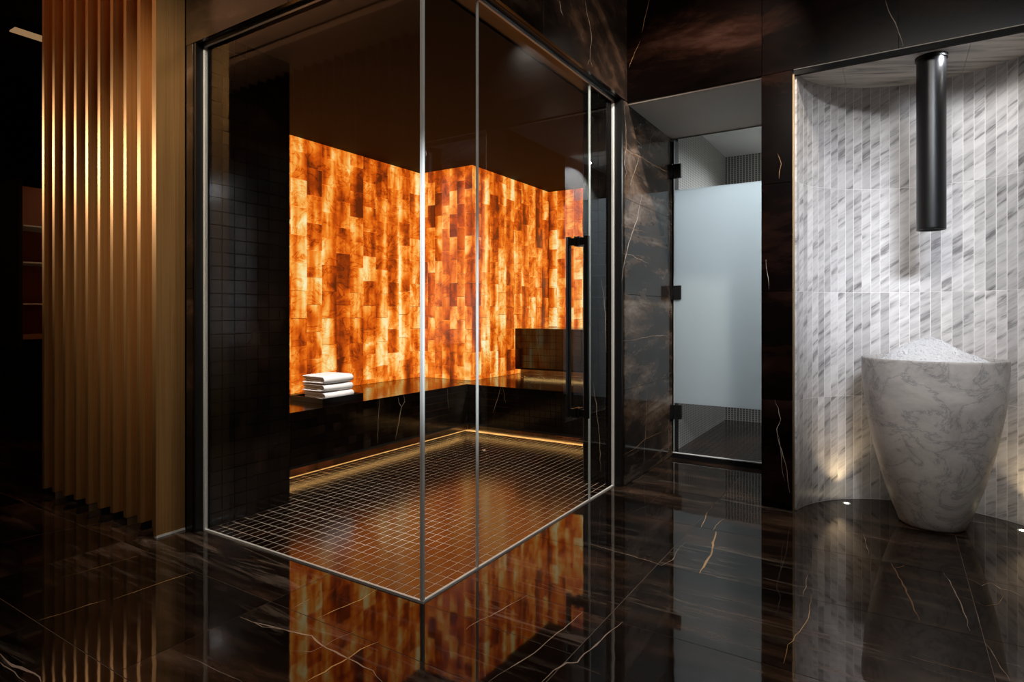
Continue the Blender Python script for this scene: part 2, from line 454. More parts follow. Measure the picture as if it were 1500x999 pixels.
# distinctive veins of the marble slabs
VEINS = [
 ('f', 0.016, 'g', [(-0.83, 3.415, 0), (-0.802, 3.244, 0), (-0.778, 3.119, 0), (-0.768, 2.986, 0), (-0.761, 2.826, 0)]),
 ('f', 0.008, 'g', [(-0.955, 3.715, 0), (-0.936, 3.597, 0), (-0.917, 3.435, 0)]),
 ('f', 0.004, 'g', [(-0.845, 3.654, 0), (-0.857, 3.512, 0), (-0.851, 3.426, 0)]),
 ('f', 0.01, 'b', [(-0.014, 3.444, 0), (0.011, 3.314, 0), (0.04, 3.152, 0), (0.064, 2.984, 0), (0.084, 2.852, 0)]),
 ('f', 0.005, 'b', [(0.003, 3.38, 0), (0.027, 3.405, 0), (0.041, 3.441, 0)]),
 ('f', 0.006, 'w', [(0.193, 3.447, 0), (0.21, 3.339, 0), (0.213, 3.277, 0), (0.222, 3.191, 0), (0.233, 3.07, 0), (0.243, 2.862, 0)]),
 ('f', 0.006, 'w', [(0.271, 3.427, 0), (0.305, 3.399, 0), (0.326, 3.364, 0), (0.365, 3.421, 0), (0.393, 3.367, 0), (0.426, 3.372, 0), (0.463, 3.314, 0)]),
 ('f', 0.004, 'b', [(0.222, 3.191, 0), (0.267, 3.175, 0), (0.313, 3.134, 0), (0.363, 3.187, 0), (0.387, 3.281, 0), (0.393, 3.367, 0)]),
 ('f', 0.006, 'w', [(-1.376, 1.849, 0), (-1.38, 1.895, 0), (-1.355, 1.979, 0), (-1.339, 2.089, 0), (-1.322, 2.214, 0)]),
 ('f', 0.006, 'w', [(-1.118, 1.625, 0), (-1.102, 1.72, 0), (-1.077, 1.847, 0), (-1.068, 2.015, 0), (-1.06, 2.205, 0)]),
 ('f', 0.009, 'w', [(-0.971, 1.717, 0), (-0.966, 1.792, 0), (-0.953, 1.857, 0), (-0.923, 1.88, 0), (-0.924, 1.939, 0), (-0.912, 2.052, 0), (-0.895, 2.22, 0)]),
 ('f', 0.01, 'w', [(-2.188, 1.446, 0), (-2.114, 1.449, 0), (-2.03, 1.465, 0), (-1.919, 1.482, 0), (-1.834, 1.508, 0), (-1.756, 1.48, 0), (-1.643, 1.474, 0), (-1.567, 1.473, 0), (-1.483, 1.464, 0), (-1.411, 1.439, 0)]),
 ('f', 0.005, 'w', [(-2.16, 1.451, 0), (-2.048, 1.448, 0), (-1.975, 1.47, 0), (-1.915, 1.479, 0)]),
 ('f', 0.006, 'g', [(-2.833, 1.0, 0), (-2.818, 1.08, 0), (-2.811, 1.179, 0), (-2.798, 1.229, 0)]),
 ('f', 0.005, 'g', [(-2.775, 1.25, 0), (-2.772, 1.341, 0), (-2.768, 1.455, 0), (-2.755, 1.581, 0)]),
 ('f', 0.003, 'g', [(-3.205, 1.228, 0), (-3.192, 1.305, 0), (-3.186, 1.418, 0), (-3.169, 1.555, 0)]),
 ('f', 0.003, 'w', [(-3.954, 1.239, 0), (-3.924, 1.408, 0), (-3.877, 1.575, 0), (-3.822, 1.729, 0)]),
 ('f', 0.009, 'g', [(-1.622, 1.305, 0), (-1.616, 1.376, 0), (-1.611, 1.445, 0), (-1.612, 1.535, 0), (-1.595, 1.609, 0)]),
 ('f', 0.005, 'w', [(-2.07, 1.606, 0), (-2.076, 1.65, 0), (-2.079, 1.698, 0)]),
 ('f', 0.006, 'g', [(-1.923, 1.607, 0), (-1.914, 1.665, 0), (-1.907, 1.729, 0), (-1.892, 1.809, 0), (-1.905, 1.913, 0)]),
 ('f', 0.004, 'w', [(-1.817, 1.395, 0), (-1.752, 1.431, 0), (-1.743, 1.494, 0), (-1.737, 1.558, 0), (-1.723, 1.613, 0)]),
 ('f', 0.014, 'w', [(-2.667, 0.836, 0), (-2.567, 0.83, 0), (-2.506, 0.841, 0), (-2.425, 0.855, 0), (-2.352, 0.844, 0)]),
 ('f', 0.005, 'w', [(-2.605, 0.816, 0), (-2.492, 0.817, 0), (-2.393, 0.817, 0)]),
 ('f', 0.004, 'w', [(-1.339, 2.882, 0), (-1.198, 2.864, 0), (-1.103, 2.852, 0), (-1.028, 2.84, 0), (-0.942, 2.819, 0), (-0.915, 2.912, 0), (-0.932, 3.043, 0), (-0.929, 3.175, 0)]),
 ('f', 0.004, 'w', [(-0.142, 3.813, 0), (-0.12, 3.642, 0), (-0.107, 3.503, 0)]),
 ('f', 0.004, 'w', [(-0.336, 3.094, 0), (-0.33, 2.933, 0), (-0.329, 2.835, 0)]),
 ('f', 0.003, 'g', [(-0.302, 2.874, 0), (-0.287, 2.642, 0), (-0.305, 2.51, 0), (-0.324, 2.386, 0), (-0.321, 2.252, 0)]),
 ('f', 0.003, 'b', [(0.06, 2.537, 0), (0.128, 2.531, 0), (0.213, 2.538, 0), (0.277, 2.547, 0)]),
 ('f', 0.003, 'w', [(0.278, 2.821, 0), (0.294, 2.7, 0), (0.32, 2.534, 0)]),
 ('f', 0.003, 'w', [(-2.109, 1.179, 0), (-2.036, 1.186, 0), (-1.961, 1.19, 0), (-1.849, 1.192, 0), (-1.797, 1.195, 0)]),
 ('p', 0.016, 'w', [(-1.59, 4.334, 2.092), (-1.59, 4.277, 2.007), (-1.59, 4.235, 1.906), (-1.59, 4.152, 1.811), (-1.59, 4.06, 1.703), (-1.59, 3.97, 1.552), (-1.59, 3.928, 1.426)]),
 ('p', 0.006, 'w', [(-1.59, 3.97, 2.654), (-1.59, 4.008, 2.493), (-1.59, 4.008, 2.359), (-1.59, 3.97, 2.245), (-1.59, 4.021, 2.198), (-1.59, 3.983, 2.143)]),
 ('p', 0.009, 'w', [(-1.59, 4.263, 2.357), (-1.59, 4.18, 2.24), (-1.59, 4.126, 2.17), (-1.59, 4.086, 2.119)]),
 ('p', 0.005, 'w', [(-1.59, 4.592, 2.617), (-1.59, 4.514, 2.555), (-1.59, 4.468, 2.433)]),
 ('p', 0.009, 'b', [(-1.59, 3.945, 2.358), (-1.59, 4.152, 2.353), (-1.59, 4.349, 2.366), (-1.59, 4.624, 2.367), (-1.59, 4.965, 2.38)]),
 ('p', 0.004, 'b', [(-1.59, 3.92, 1.812), (-1.59, 4.18, 1.814), (-1.59, 4.468, 1.822)]),
 ('p', 0.004, 'w', [(-1.59, 3.92, 1.619), (-1.59, 4.112, 1.62), (-1.59, 4.468, 1.587)]),
 ('p', 0.006, 'b', [(-1.59, 3.92, 1.012), (-1.59, 4.18, 1.017), (-1.59, 4.545, 1.03), (-1.59, 5.039, 1.021)]),
 ('p', 0.005, 'w', [(-1.59, 4.483, 0.676), (-1.59, 4.437, 0.602), (-1.59, 4.422, 0.474), (-1.59, 4.393, 0.272), (-1.59, 4.363, 0.072)]),
 ('p', 0.007, 'b', [(-1.59, 3.945, 0.217), (-1.59, 4.152, 0.225), (-1.59, 4.393, 0.257), (-1.59, 4.79, 0.248)]),
 ('p', 0.004, 'w', [(-1.59, 4.139, 2.035), (-1.59, 4.139, 1.937)]),
 ('p', 0.004, 'w', [(-1.59, 4.207, 2.469), (-1.59, 4.32, 2.456)]),
 ('p', 0.006, 'w', [(-1.59, 3.344, 3.111), (-1.59, 3.373, 3.031), (-1.59, 3.402, 3.01), (-1.59, 3.442, 2.912), (-1.59, 3.422, 2.849), (-1.59, 3.412, 2.778), (-1.59, 3.452, 2.741)]),
 ('p', 0.004, 'w', [(-1.59, 3.412, 2.778), (-1.59, 3.383, 2.73)]),
 ('p', 0.004, 'w', [(-1.59, 3.007, 2.963), (-1.59, 3.032, 2.912), (-1.59, 3.057, 2.884)]),
 ('y', 0.004, 'b', [(-1.429, 4.03, 3.367), (-1.464, 4.03, 3.235), (-1.483, 4.03, 3.155)]),
 ('y', 0.004, 'b', [(-1.493, 4.03, 3.1), (-1.533, 4.03, 3.024), (-1.578, 4.03, 2.929)]),
 ('y', 0.005, 'w', [(-0.043, 4.03, 2.982), (-0.013, 4.03, 2.881), (0.013, 4.03, 2.805), (0.042, 4.03, 2.702)]),
 ('y', 0.005, 'w', [(-0.625, 4.03, 0.668), (-0.605, 4.03, 0.619), (-0.594, 4.03, 0.552), (-0.613, 4.03, 0.491), (-0.598, 4.03, 0.4), (-0.574, 4.03, 0.327), (-0.551, 4.03, 0.197), (-0.54, 4.03, 0.106)]),
 ('y', 0.003, 'w', [(-0.605, 4.03, 0.458), (-0.582, 4.03, 0.234), (-0.567, 4.03, 0.173)]),
 ('y', 0.003, 'w', [(-0.676, 4.03, 1.541), (-0.668, 4.03, 1.455), (-0.66, 4.03, 1.349)]),
 ('y', 0.004, 'b', [(-0.609, 4.03, 2.191), (-0.59, 4.03, 2.125), (-0.601, 4.03, 2.034)]),
 ('b', 0.008, 'w', [(-3.66, 3.993, 0.483), (-3.66, 4.01, 0.421), (-3.66, 3.967, 0.384), (-3.66, 3.932, 0.257), (-3.66, 3.889, 0.104)]),
 ('b', 0.006, 'w', [(-3.66, 3.923, 0.473), (-3.66, 3.932, 0.424), (-3.66, 3.967, 0.384)]),
 ('b', 0.004, 'w', [(-3.66, 3.7, 0.482), (-3.66, 3.684, 0.341), (-3.66, 3.676, 0.113)]),
 ('b', 0.004, 'w', [(-3.66, 4.609, 0.486), (-3.66, 4.62, 0.339), (-3.66, 4.641, 0.257)]),
 ('b', 0.005, 'w', [(-3.66, 5.072, 0.269), (-3.66, 4.977, 0.211), (-3.66, 4.884, 0.1)]),
 ('c', 0.005, 'w', [(-3.246, 4.93, 0.493), (-3.278, 4.93, 0.397), (-3.31, 4.93, 0.315), (-3.342, 4.93, 0.225)]),
 ('c', 0.004, 'w', [(-3.23, 4.93, 0.494), (-3.206, 4.93, 0.403), (-3.19, 4.93, 0.337)]),
 ('u', 0.006, 'w', [(-3.492, 6.05, 0.963), (-3.474, 6.05, 0.846), (-3.456, 6.05, 0.728), (-3.438, 6.05, 0.587)]),
 ('r', 0.005, 'w', [(-1.817, 3.957, 0.712), (-1.796, 3.957, 0.568), (-1.77, 3.957, 0.327), (-1.759, 3.957, 0.087)]),
 ('r', 0.005, 'w', [(-1.754, 3.957, 1.442), (-1.738, 3.957, 1.345), (-1.723, 3.957, 1.2), (-1.717, 3.957, 0.935)]),
]

VN = {'f': (0, 0, 1), 'p': (1, 0, 0), 'y': (0, -1, 0), 'b': (1, 0, 0), 'c': (0, -1, 0), 'u': (0, -1, 0), 'r': (0, -1, 0)}
VM = {'w': 'vein_w', 'g': 'vein_g', 'b': 'vein_b'}
def veins(surf, parent):
    for s, wd, c, p in VEINS:
        if s in surf:
            MB().ribbon(p, wd*.75, VN[s], .0012 if s in 'ruc' or s == 'b' else .0006).build('vein', M[VM[c]], parent)
veins('f', sub)

# ---- right-hand wall (Y=4.03): fascia above, pillar, marble panels
W = struct('wall_right', box(-1.60, 3.2, 4.05, 4.3, 2.70, 3.8), M['joint'])
FH = 2.69
def panel_y(x0, x1, z0, z1, parent, y=4.03):
    g = .0012
    MB().cham(x0+g, x1-g, y, y+.02, z0+g, z1-g, .0008, 'y').build('panel', M['marble_y'], parent, org=((x0+x1)/2, y, (z0+z1)/2))
for a, b_ in ((-1.595, -.70), (-.70, .02), (.02, 1.24), (1.24, 2.46), (2.46, 3.2)):
    panel_y(a, b_, FH, 3.3, W); panel_y(a, b_, 3.3, 3.8, W)
MB().box(-.518, 3.2, 4.026, 4.034, FH-.003, FH+.000).build('led_line', M['led_dim'], W)
MB().box(-.518, .848, 4.03, 4.055, 2.655, FH-.004).build('shadow_gap', M['matt_black'], W)
P = struct('wall_pillar', box(-.685, -.54, 4.05, 4.95, 0, 2.70), M['joint'])
P.name = 'wall_middle'
ORG['wall_middle'] = Vector((0, 0, 0))
for z0, z1 in ((0, .669), (.669, 1.339), (1.339, 2.009), (2.009, FH)):
    panel_y(-.704, -.524, z0+(.004 if z0 == 0 else 0), z1, P)
MB().box(-.704, -.686, 4.05, 4.98, 0, FH).build('panel', M['marble_y'], P)
MB().box(-.524, -.514, 4.026, 4.05, .0, FH-.03).build('edge_bead', M['brass'], P)
P2 = struct('wall_end', box(.87, 3.2, 4.05, 4.3, 0, 2.70), M['joint'])
for a, b_ in ((.844, 2.06), (2.06, 3.2)):
    for z0, z1 in ((.003, .669), (.669, 1.339), (1.339, 2.009), (2.009, FH)):
        panel_y(a, b_, z0, z1, P2)
MB().box(.844, .854, 4.026, 4.05, 0, FH-.03).build('edge_bead', M['brass'], P2)
veins('y', W)

# ---- pier between the cabin and the shower (X=-1.59) and bulkheads above the glass
PX = struct('wall_pier', box(-1.90, -1.61, 3.985, 7.0, 0, 3.0), M['joint'])
PX.name = 'wall_left'; ORG['wall_left'] = Vector((0, 0, 0))
def panel_x(y0, y1, z0, z1, parent, mt='marble_x', x=-1.59):
    g = .0010
    MB().cham(x-.02, x, y0+g, y1-g, z0+g, z1-g, .0008, 'x').build('panel', M[mt], parent, org=(x, (y0+y1)/2, (z0+z1)/2))
for z0, z1 in ((.003, .669), (.669, 1.339), (1.339, 2.009), (2.009, FH)):
    panel_x(3.985, 5.06, z0, z1, PX)
BK = struct('wall_front', MB().box(-4.95, -1.61, 1.89, 2.1, 2.80, 3.8).box(-1.9, -1.61, 2.1, 4.05, 2.80, 3.8).box(-3.33, -1.61, 1.89, 1.9, 2.70, 2.8).box(-1.62, -1.61, 1.9, 3.985, 2.70, 2.8), M['joint'])
BK['kind'] = 'structure'
for a, b_ in ((1.87, 2.83), (2.83, 4.03)):
    panel_x(a, b_, 2.695, 3.35, BK, 'marble_b'); panel_x(a, b_, 3.35, 3.8, BK, 'marble_b')
def panel_f(x0, x1, z0, z1):
    g = .0012
    MB().cham(x0+g, x1-g, 1.87, 1.89, z0+g, z1-g, .0008, 'y').build('panel', M['marble_b'], BK, org=((x0+x1)/2, 1.87, (z0+z1)/2))
for a, b_ in ((-3.33, -2.45), (-2.45, -1.59)):
    panel_f(a, b_, 2.69, 3.35); panel_f(a, b_, 3.35, 3.8)
for z0, z1 in ((.003, 1.34), (1.34, 2.69)):
    panel_f(-3.325, -3.262, z0, z1)
MB().box(-3.33, -3.27, 1.89, 1.95, 0, 2.7).build('backing', M['matt_black'], BK)
veins('p', PX)

# ---- ceiling of the room, with a dark lighting slot
ce = struct('ceiling', MB().box(-8.5, -1.9, -1.2, .09, 3.8, 3.9).box(-8.5, -1.9, .20, 1.3, 3.8, 3.9).box(-8.5, -1.9, .05, .25, 3.95, 4.0), M['ceiling'])
MB().box(-9.5, 3.2, -3.2, -1.2, 3.8, 3.9).box(-9.5, 3.2, 1.3, 4.3, 3.8, 3.9).box(-9.5, -8.5, -1.2, 1.3, 3.8, 3.9).box(-1.9, 3.2, -1.2, 1.3, 3.8, 3.9).build('shade_ceiling', M['ceiling_shade'], ce)  # darkened colour keeps the ceiling fill from showing here
MB().box(-8.5, -1.9, .09, .20, 3.86, 3.94).build('slot', M['matt_black'], ce)
# outer walls behind and beside the photographer
struct('wall_back', box(-9.6, 3.3, -3.3, -3.2, 0, 3.9), M['wall_dark'])
struct('wall_far_left', box(-9.6, -9.5, -3.2, 7.2, 0, 3.9), M['matt_black']).name = 'wall_west'
struct('wall_far_right', box(3.2, 3.3, -3.2, 4.3, 0, 3.9), M['matt_black']).name = 'wall_east'
struct('wall_dark_room', box(-9.5, -5.0, 4.2, 4.3, 0, 3.9), M['matt_black']).name = 'wall_north'

# ---- shower cubicle
SX0, SX1, SY0, SY1, SZ = -1.57, -.30, 5.03, 6.88, 2.925
sh = struct('wall_shower_left', MB().box(SX0-.02, SX0, SY0+.12, SY1, 0, SZ), M['penny']); sh.name = 'wall_shower_left'
struct('wall_shower_back', box(SX0, SX1, SY1, SY1+.05, 0, SZ), M['penny'])
struct('wall_shower_right', box(SX1, SX1+.05, SY0, SY1, 0, SZ), M['penny'])
MB().box(-1.575, -1.569, SY0+.02, SY0+.13, 0, 2.675).build('jamb', M['satin_black'], sh)
struct('ceiling_shower', box(SX0-.02, SX1, SY0+.03, SY1, SZ, SZ+.05), M['white'])
struct('soffit_shower', MB().box(-1.59, -.686, 4.05, SY0+.03, 2.677, 2.76).box(-1.59, -.6, SY0-.0, SY0+.03, 2.677, 3.0), M['soffit']).name = 'ceiling_soffit'
struct('wall_shower_front', box(-.70, -.28, 4.95, 5.06, 0, SZ), M['matt_black'])
fs = struct('floor_shower', box(SX0, SX1, 5.0, SY1, -.05, .035), M['grout_light'])
tm = MB().box(-.0245, .0245, -.036, .036, 0, .006)
mb = MB()
nx = int((SX1-SX0)/.0515)
for i in range(nx):
    for j in range(int((SY1-5.0)/.0745)):
        x = SX0+.027+i*.0515; y = 5.0+.04+j*.0745
        mb.box(x-.0247, x+.0247, y-.0362, y+.0362, .034, .041)
mb.build('mosaic', M['mosaic'], fs, kind='stuff')
MB().box(SX0, -.70, 4.985, 5.0, 0, .038).build('riser', M['satin_black'], fs)
MB().box(SX0, -.70, 5.0, 5.012, .035, .044).build('threshold', M['alu'], fs)

# ---- niche: curved wall of narrow marble strips, marble ceiling
NW = struct('wall_niche', MB(), None)
D.objects.remove(NW)
pts = []
for a in range(180, -1, -3):
    pts.append((NC[0]+(NR+.0014)*math.cos(math.radians(a)), NC[1]+(NR+.0014)*math.sin(math.radians(a))))
outer = [(NC[0]+(NR+.045)*math.cos(math.radians(a)), NC[1]+(NR+.045)*math.sin(math.radians(a))) for a in range(0, 181, 3)]
pp = [p for p in pts if p[1] > 4.03]; oo = [p for p in outer if p[1] > 4.03]
NW = struct('wall_niche', MB().prism((pp+oo)[::-1], 0, 2.70), M['pale_joint'])
STEP = 4.68; wd = math.radians(STEP)*NR
zs = [0.002, .669, 1.339, 2.009, 2.668]
strip_me = []
for z0, z1 in zip(zs, zs[1:]):
    h = (z1-z0)/2-.0009; k = wd/2-.0015
    s_ = MB(); s_.cham(-k, k, -.012, 0, -h, h, .0006, 'y')
    s_.v = [(x, y, z) for x, y, z in s_.v]
    strip_me.append(s_.mesh('strip', M['strip']))
n = 35; a0 = 90+STEP*n/2
for i in range(n):
    a = math.radians(a0-STEP*(i+.5))
    if NC[1]+NR*math.sin(a) < 4.035: continue
    for q, (z0, z1) in enumerate(zip(zs, zs[1:])):
        r = NR + .012 + R_.uniform(-.0006, .0006)
        # the strip's face (-y side) points to the axis of the niche
        inst(strip_me[q], 'marble_strip', (NC[0]+r*math.cos(a), NC[1]+r*math.sin(a), (z0+z1)/2), NW, a-math.pi/2)
cn = struct('ceiling_niche', MB(), None); D.objects.remove(cn)
def half(x0, x1):
    q = [(x0, 4.055)]
    m_ = 24
    for k in range(m_+1):
        x = x0+(x1-x0)*k/m_
        dy = (NR+.02)**2-(x-NC[0])**2
        q.append((x, max(4.056, NC[1]+math.sqrt(max(dy, 0)))))
    q.append((x1, 4.055))
    return q
cn = struct('ceiling_niche', MB().prism(half(-.51, .84)[::-1], 2.685, 2.72), M['joint_light'])
for a, b_ in ((-.512, -.262), (-.26, .35), (.352, .842)):
    MB().prism(half(a, b_)[::-1], 2.668, 2.685).build('ceiling_slab', M['niche_ceiling'], cn)

# ================================================================== SAUNA CABIN SHELL
CZ = 2.79
cf = struct('floor_cabin', box(-3.76, -1.66, 1.93, 5.06, -.06, -.0012), M['grout_light'])
px_, py_ = .0541, .0784
fx0, fy0 = -1.672, 1.934
NXT, NYT = 38, 39
me = MB().cham(-px_/2+.0021, px_/2-.0021, -py_/2+.0021, py_/2-.0021, -.006, 0, .0004).mesh('mosaic_tile', M['mosaic'])
cells = []
for i in range(NXT):
    for j in range(NYT):
        x = fx0-(i+.5)*px_; y = fy0+(j+.5)*py_
        if x < -3.23 and y < 2.47: continue
        cells.append((math.hypot(x, y), x, y))
cells.sort()
for d_, x, y in cells[:298]:
    inst(me, 'mosaic_tile', (x, y, R_.uniform(-.0003, .0003)), cf)
mb = MB()
for d_, x, y in cells[298:]:
    z = R_.uniform(-.0003, .0003)
    mb.box(x-px_/2+.0021, x+px_/2-.0021, y-py_/2+.0021, y+py_/2-.0021, -.006+z, z)
mb.build('mosaic_field', M['mosaic'], cf, kind='stuff')
struct('ceiling_cabin', box(-4.6, -1.9, 1.95, 7.0, CZ, CZ+.01), M['matt_black'])
# walls lined with small mosaic
def mosaic_y(mb, x0, x1, z0, z1, y, pu=.0541, pv=.0784, sgn=-1, g=.0012):
    n_ = max(1, round((x1-x0)/pu)); m_ = max(1, round((z1-z0)/pv)); pu = (x1-x0)/n_; pv = (z1-z0)/m_
    for i in range(n_):
        for j in range(m_):
            e = R_.uniform(0, .0006)
            a, b_ = (y-.005-e, y) if sgn < 0 else (y, y+.005+e)
            mb.box(x0+i*pu+g, x0+(i+1)*pu-g, a, b_, z0+j*pv+g, z0+(j+1)*pv-g)
def mosaic_x(mb, y0, y1, z0, z1, x, pu=.0784, pv=.0784, g=.0012):
    n_ = max(1, round((y1-y0)/pu)); m_ = max(1, round((z1-z0)/pv)); pu = (y1-y0)/n_; pv = (z1-z0)/m_
    for i in range(n_):
        for j in range(m_):
            e = R_.uniform(0, .0006)
            mb.box(x, x+.005+e, y0+i*pu+g, y0+(i+1)*pu-g, z0+j*pv+g, z0+(j+1)*pv-g)
def mosaic_z(mb, x0, x1, y0, y1, z, pu=.0541, pv=.0784, g=.0012):
    n_ = max(1, round((x1-x0)/pu)); m_ = max(1, round((y1-y0)/pv)); pu = (x1-x0)/n_; pv = (y1-y0)/m_
    for i in range(n_):
        for j in range(m_):
            e = R_.uniform(0, .0004)
            mb.box(x0+i*pu+g, x0+(i+1)*pu-g, y0+j*pv+g, y0+(j+1)*pv-g, z, z+.005+e)
wl = struct('wall_cabin_left', box(-4.6, -3.246, 1.95, 2.48, 0, CZ), M['grout_dark'])
mb = MB(); mosaic_x(mb, 1.952, 2.485, 0, CZ, -3.246); mosaic_y(mb, -4.5, -3.246, .5, CZ, 2.48, sgn=1)
mb.build('mosaic', M['mosaic_wall'], wl, kind='stuff')
wr = struct('wall_cabin_right', box(-1.90, -1.665, 3.962, 3.98, 0, CZ), M['grout_dark'])
mb = MB(); mosaic_y(mb, -1.893, -1.665, 0, CZ, 3.962)
mb.build('mosaic', M['mosaic_wall'], wr, kind='stuff')
veins('r', wr)

# ================================================================== SALT BRICK WALLS
def salt_wall(name, label, segs, loc):
    t = thing(name, label, 'wall', loc)
    back = MB()
    for s in segs:
        if s[0] == 'x': back.box(s[1]-.06, s[1]-.035, s[2]+.036, s[3], .42, CZ)
        else: back.box(s[2], s[3]-.036, s[1]+.035, s[1]+.06, .42, CZ)
    back.build('backing', M['salt_back'], t)
    far = MB()
    for s in segs:
        ax, c, a, b_, n_, stuff = s
        p = (b_-a)/n_; hh = .25
        hx = p/2-.0022; hz = hh/2-.0022
        if ax == 'x': me_ = MB().cham(-.034, 0, -hx, hx, -hz, hz, .003, 'x').mesh('salt_brick', M['salt'])
        else: me_ = MB().cham(-hx, hx, 0, .034, -hz, hz, .003, 'y').mesh('salt_brick', M['salt'])
        top = CZ-.004; bot = .49
        for i in range(n_):
            u = a+(i+.5)*p; zt = top-(0 if i % 2 == 0 else R_.choice((.125, .09, .15)))
            zc = []
            if zt < top: zc.append((zt, top))
            z = zt
            while z > bot+.002:
                z2 = max(bot, z-hh); zc.append((z2, z)); z = z2
            for z0, z1 in zc:
                if z1-z0 < .01: continue
                e = R_.uniform(-.0015, .0015)
                if stuff:
                    if ax == 'x': far.box(c-.034, c+e, u-hx, u+hx, z0+.002, z1-.002)
                    else: far.box(u-hx, u+hx, c+e, c+.034, z0+.002, z1-.002)
                elif abs(z1-z0-hh) < .001:
                    inst(me_, 'salt_brick', (c+e, u, (z0+z1)/2) if ax == 'x' else (u, c+e, (z0+z1)/2), t)
                else:
                    h2 = (z1-z0)/2-.0022
                    m2 = (MB().cham(-.034, 0, -hx, hx, -h2, h2, .003, 'x') if ax == 'x' else MB().cham(-hx, hx, 0, .034, -h2, h2, .003, 'y')).mesh('salt_brick', M['salt'])
                    inst(m2, 'salt_brick', (c+e, u, (z0+z1)/2) if ax == 'x' else (u, c+e, (z0+z1)/2), t)
    if far.v: far.build('hidden_bricks', M['salt'], t, kind='stuff')
    return t
salt_wall('salt_brick_wall', 'glowing orange backlit salt brick wall behind the folded towels, left of the projecting corner',
          [('x', -4.51, 2.62, 3.30, 4, False), ('x', -4.51, 3.30, 5.20, 11, False), ('y', 5.20, -4.51, -3.79, 7, False)], (-4.51, 3.9, .49))
salt_wall('salt_brick_wall', 'glowing orange backlit salt brick wall right of the projecting corner, around the raised upper bench',
          [('x', -3.79, 5.20, 6.885, 10, False), ('y', 6.885, -3.79, -1.9, 16, False)], (-3.79, 6.0, .49))

# ================================================================== BENCHES
def face_tiles_x(x, y0, y1, z0, z1, parent, nn):
    pu = (y1-y0)/nn; m_ = 6; pv = (z1-z0)/m_
    me_ = MB().cham(-.006, 0, -pu/2+.001, pu/2-.001, -pv/2+.001, pv/2-.001, .0008, 'x').mesh('mosaic_tile', M['mosaic_wall'])
    for i in range(nn):
        for j in range(m_):
            inst(me_, 'mosaic_tile', (x, y0+(i+.5)*pu, z0+(j+.5)*pv), parent)
def face_tiles_y(y, x0, x1, z0, z1, parent, nn, m_=6, joined=True):
    mb = MB(); pu = (x1-x0)/nn; pv = (z1-z0)/m_
    for i in range(nn):
        for j in range(m_):
            mb.cham(x0+i*pu+.001, x0+(i+1)*pu-.001, y, y+.006, z0+j*pv+.001, z0+(j+1)*pv-.001, .0008, 'y')
    mb.build('mosaic', M['mosaic_wall'], parent, kind='stuff')
BX, BY = -3.66, 4.93
t = thing('sauna_bench', 'long low L-shaped bench in dark marble mosaic under the glowing salt wall', 'bench', (-4.0, 4.0, 0))
MB().box(-4.505, BX-.006, 2.50, 5.195, .102, .4845).box(-3.785, -1.905, BY+.006, 6.88, .102, .4845).build('bench_core', M['grout_dark'], t)
mb = MB()
mosaic_z(mb, -4.50, BX-.002, 2.50, BY, .4845); mosaic_z(mb, -4.50, -3.80, BY, 5.19, .4845); mosaic_z(mb, -3.78, -1.905, BY+.002, 6.88, .4845)
mb.build('seat_mosaic', M['mosaic_seat'], t, kind='stuff')
face_tiles_x(BX, 2.50, BY, .10, .488, t, 31)
face_tiles_y(BY, BX, -1.905, .10, .488, t, 31)
MB().box(-4.5, -3.745, 2.5, 5.05, 0, .102).box(-4.4, -1.905, 5.055, 5.3, 0, .102).build('plinth_core', M['grout_light'], t)
mb = MB()
mosaic_x(mb, 2.5, 5.05, .003, .075, -3.745, pv=.07); mosaic_y(mb, -3.74, -1.905, .003, .075, 5.055, pv=.07, pu=.0784)
mb.build('plinth_mosaic', M['mosaic'], t, kind='stuff')
MB().box(-3.70, -3.685, 2.5, 5.0, .094, .101).box(-3.685, -1.91, 4.96, 4.975, .094, .101).build('light_strip', M['led_warm'], t)
MB().box(-3.672, -3.662, 2.5, 4.94, .080, .102).box(-3.662, -1.905, 4.93, 4.942, .080, .102).build('light_rail', M['matt_black'], t)
veins('bc', t)
u = thing('raised_bench', 'short dark block bench raised above the lower bench, behind the door handle', 'bench', (-2.9, 6.4, .49))
MB().box(-3.785, -1.94, 6.056, 6.88, .57, 1.025).build('bench_core', M['grout_dark'], u)
face_tiles_y(6.05, -3.785, -1.905, .57, 1.03, u, 24)
mb = MB(); mosaic_z(mb, -3.785, -1.905, 6.05, 6.88, 1.025); mb.build('seat_mosaic', M['mosaic_seat'], u, kind='stuff')
MB().box(-3.785, -1.905, 6.17, 6.8, .49, .57).build('plinth_core', M['grout_light'], u)
mb = MB(); mosaic_y(mb, -3.78, -1.905, .492, .568, 6.17, pu=.0784); mb.build('plinth_mosaic', M['mosaic'], u, kind='stuff')
MB().box(-3.785, -1.905, 6.052, 6.062, .552, .572).build('light_rail', M['matt_black'], u)
MB().box(-3.77, -1.91, 6.095, 6.105, .561, .568).build('light_strip', M['led_warm'], u)
veins('u', u)

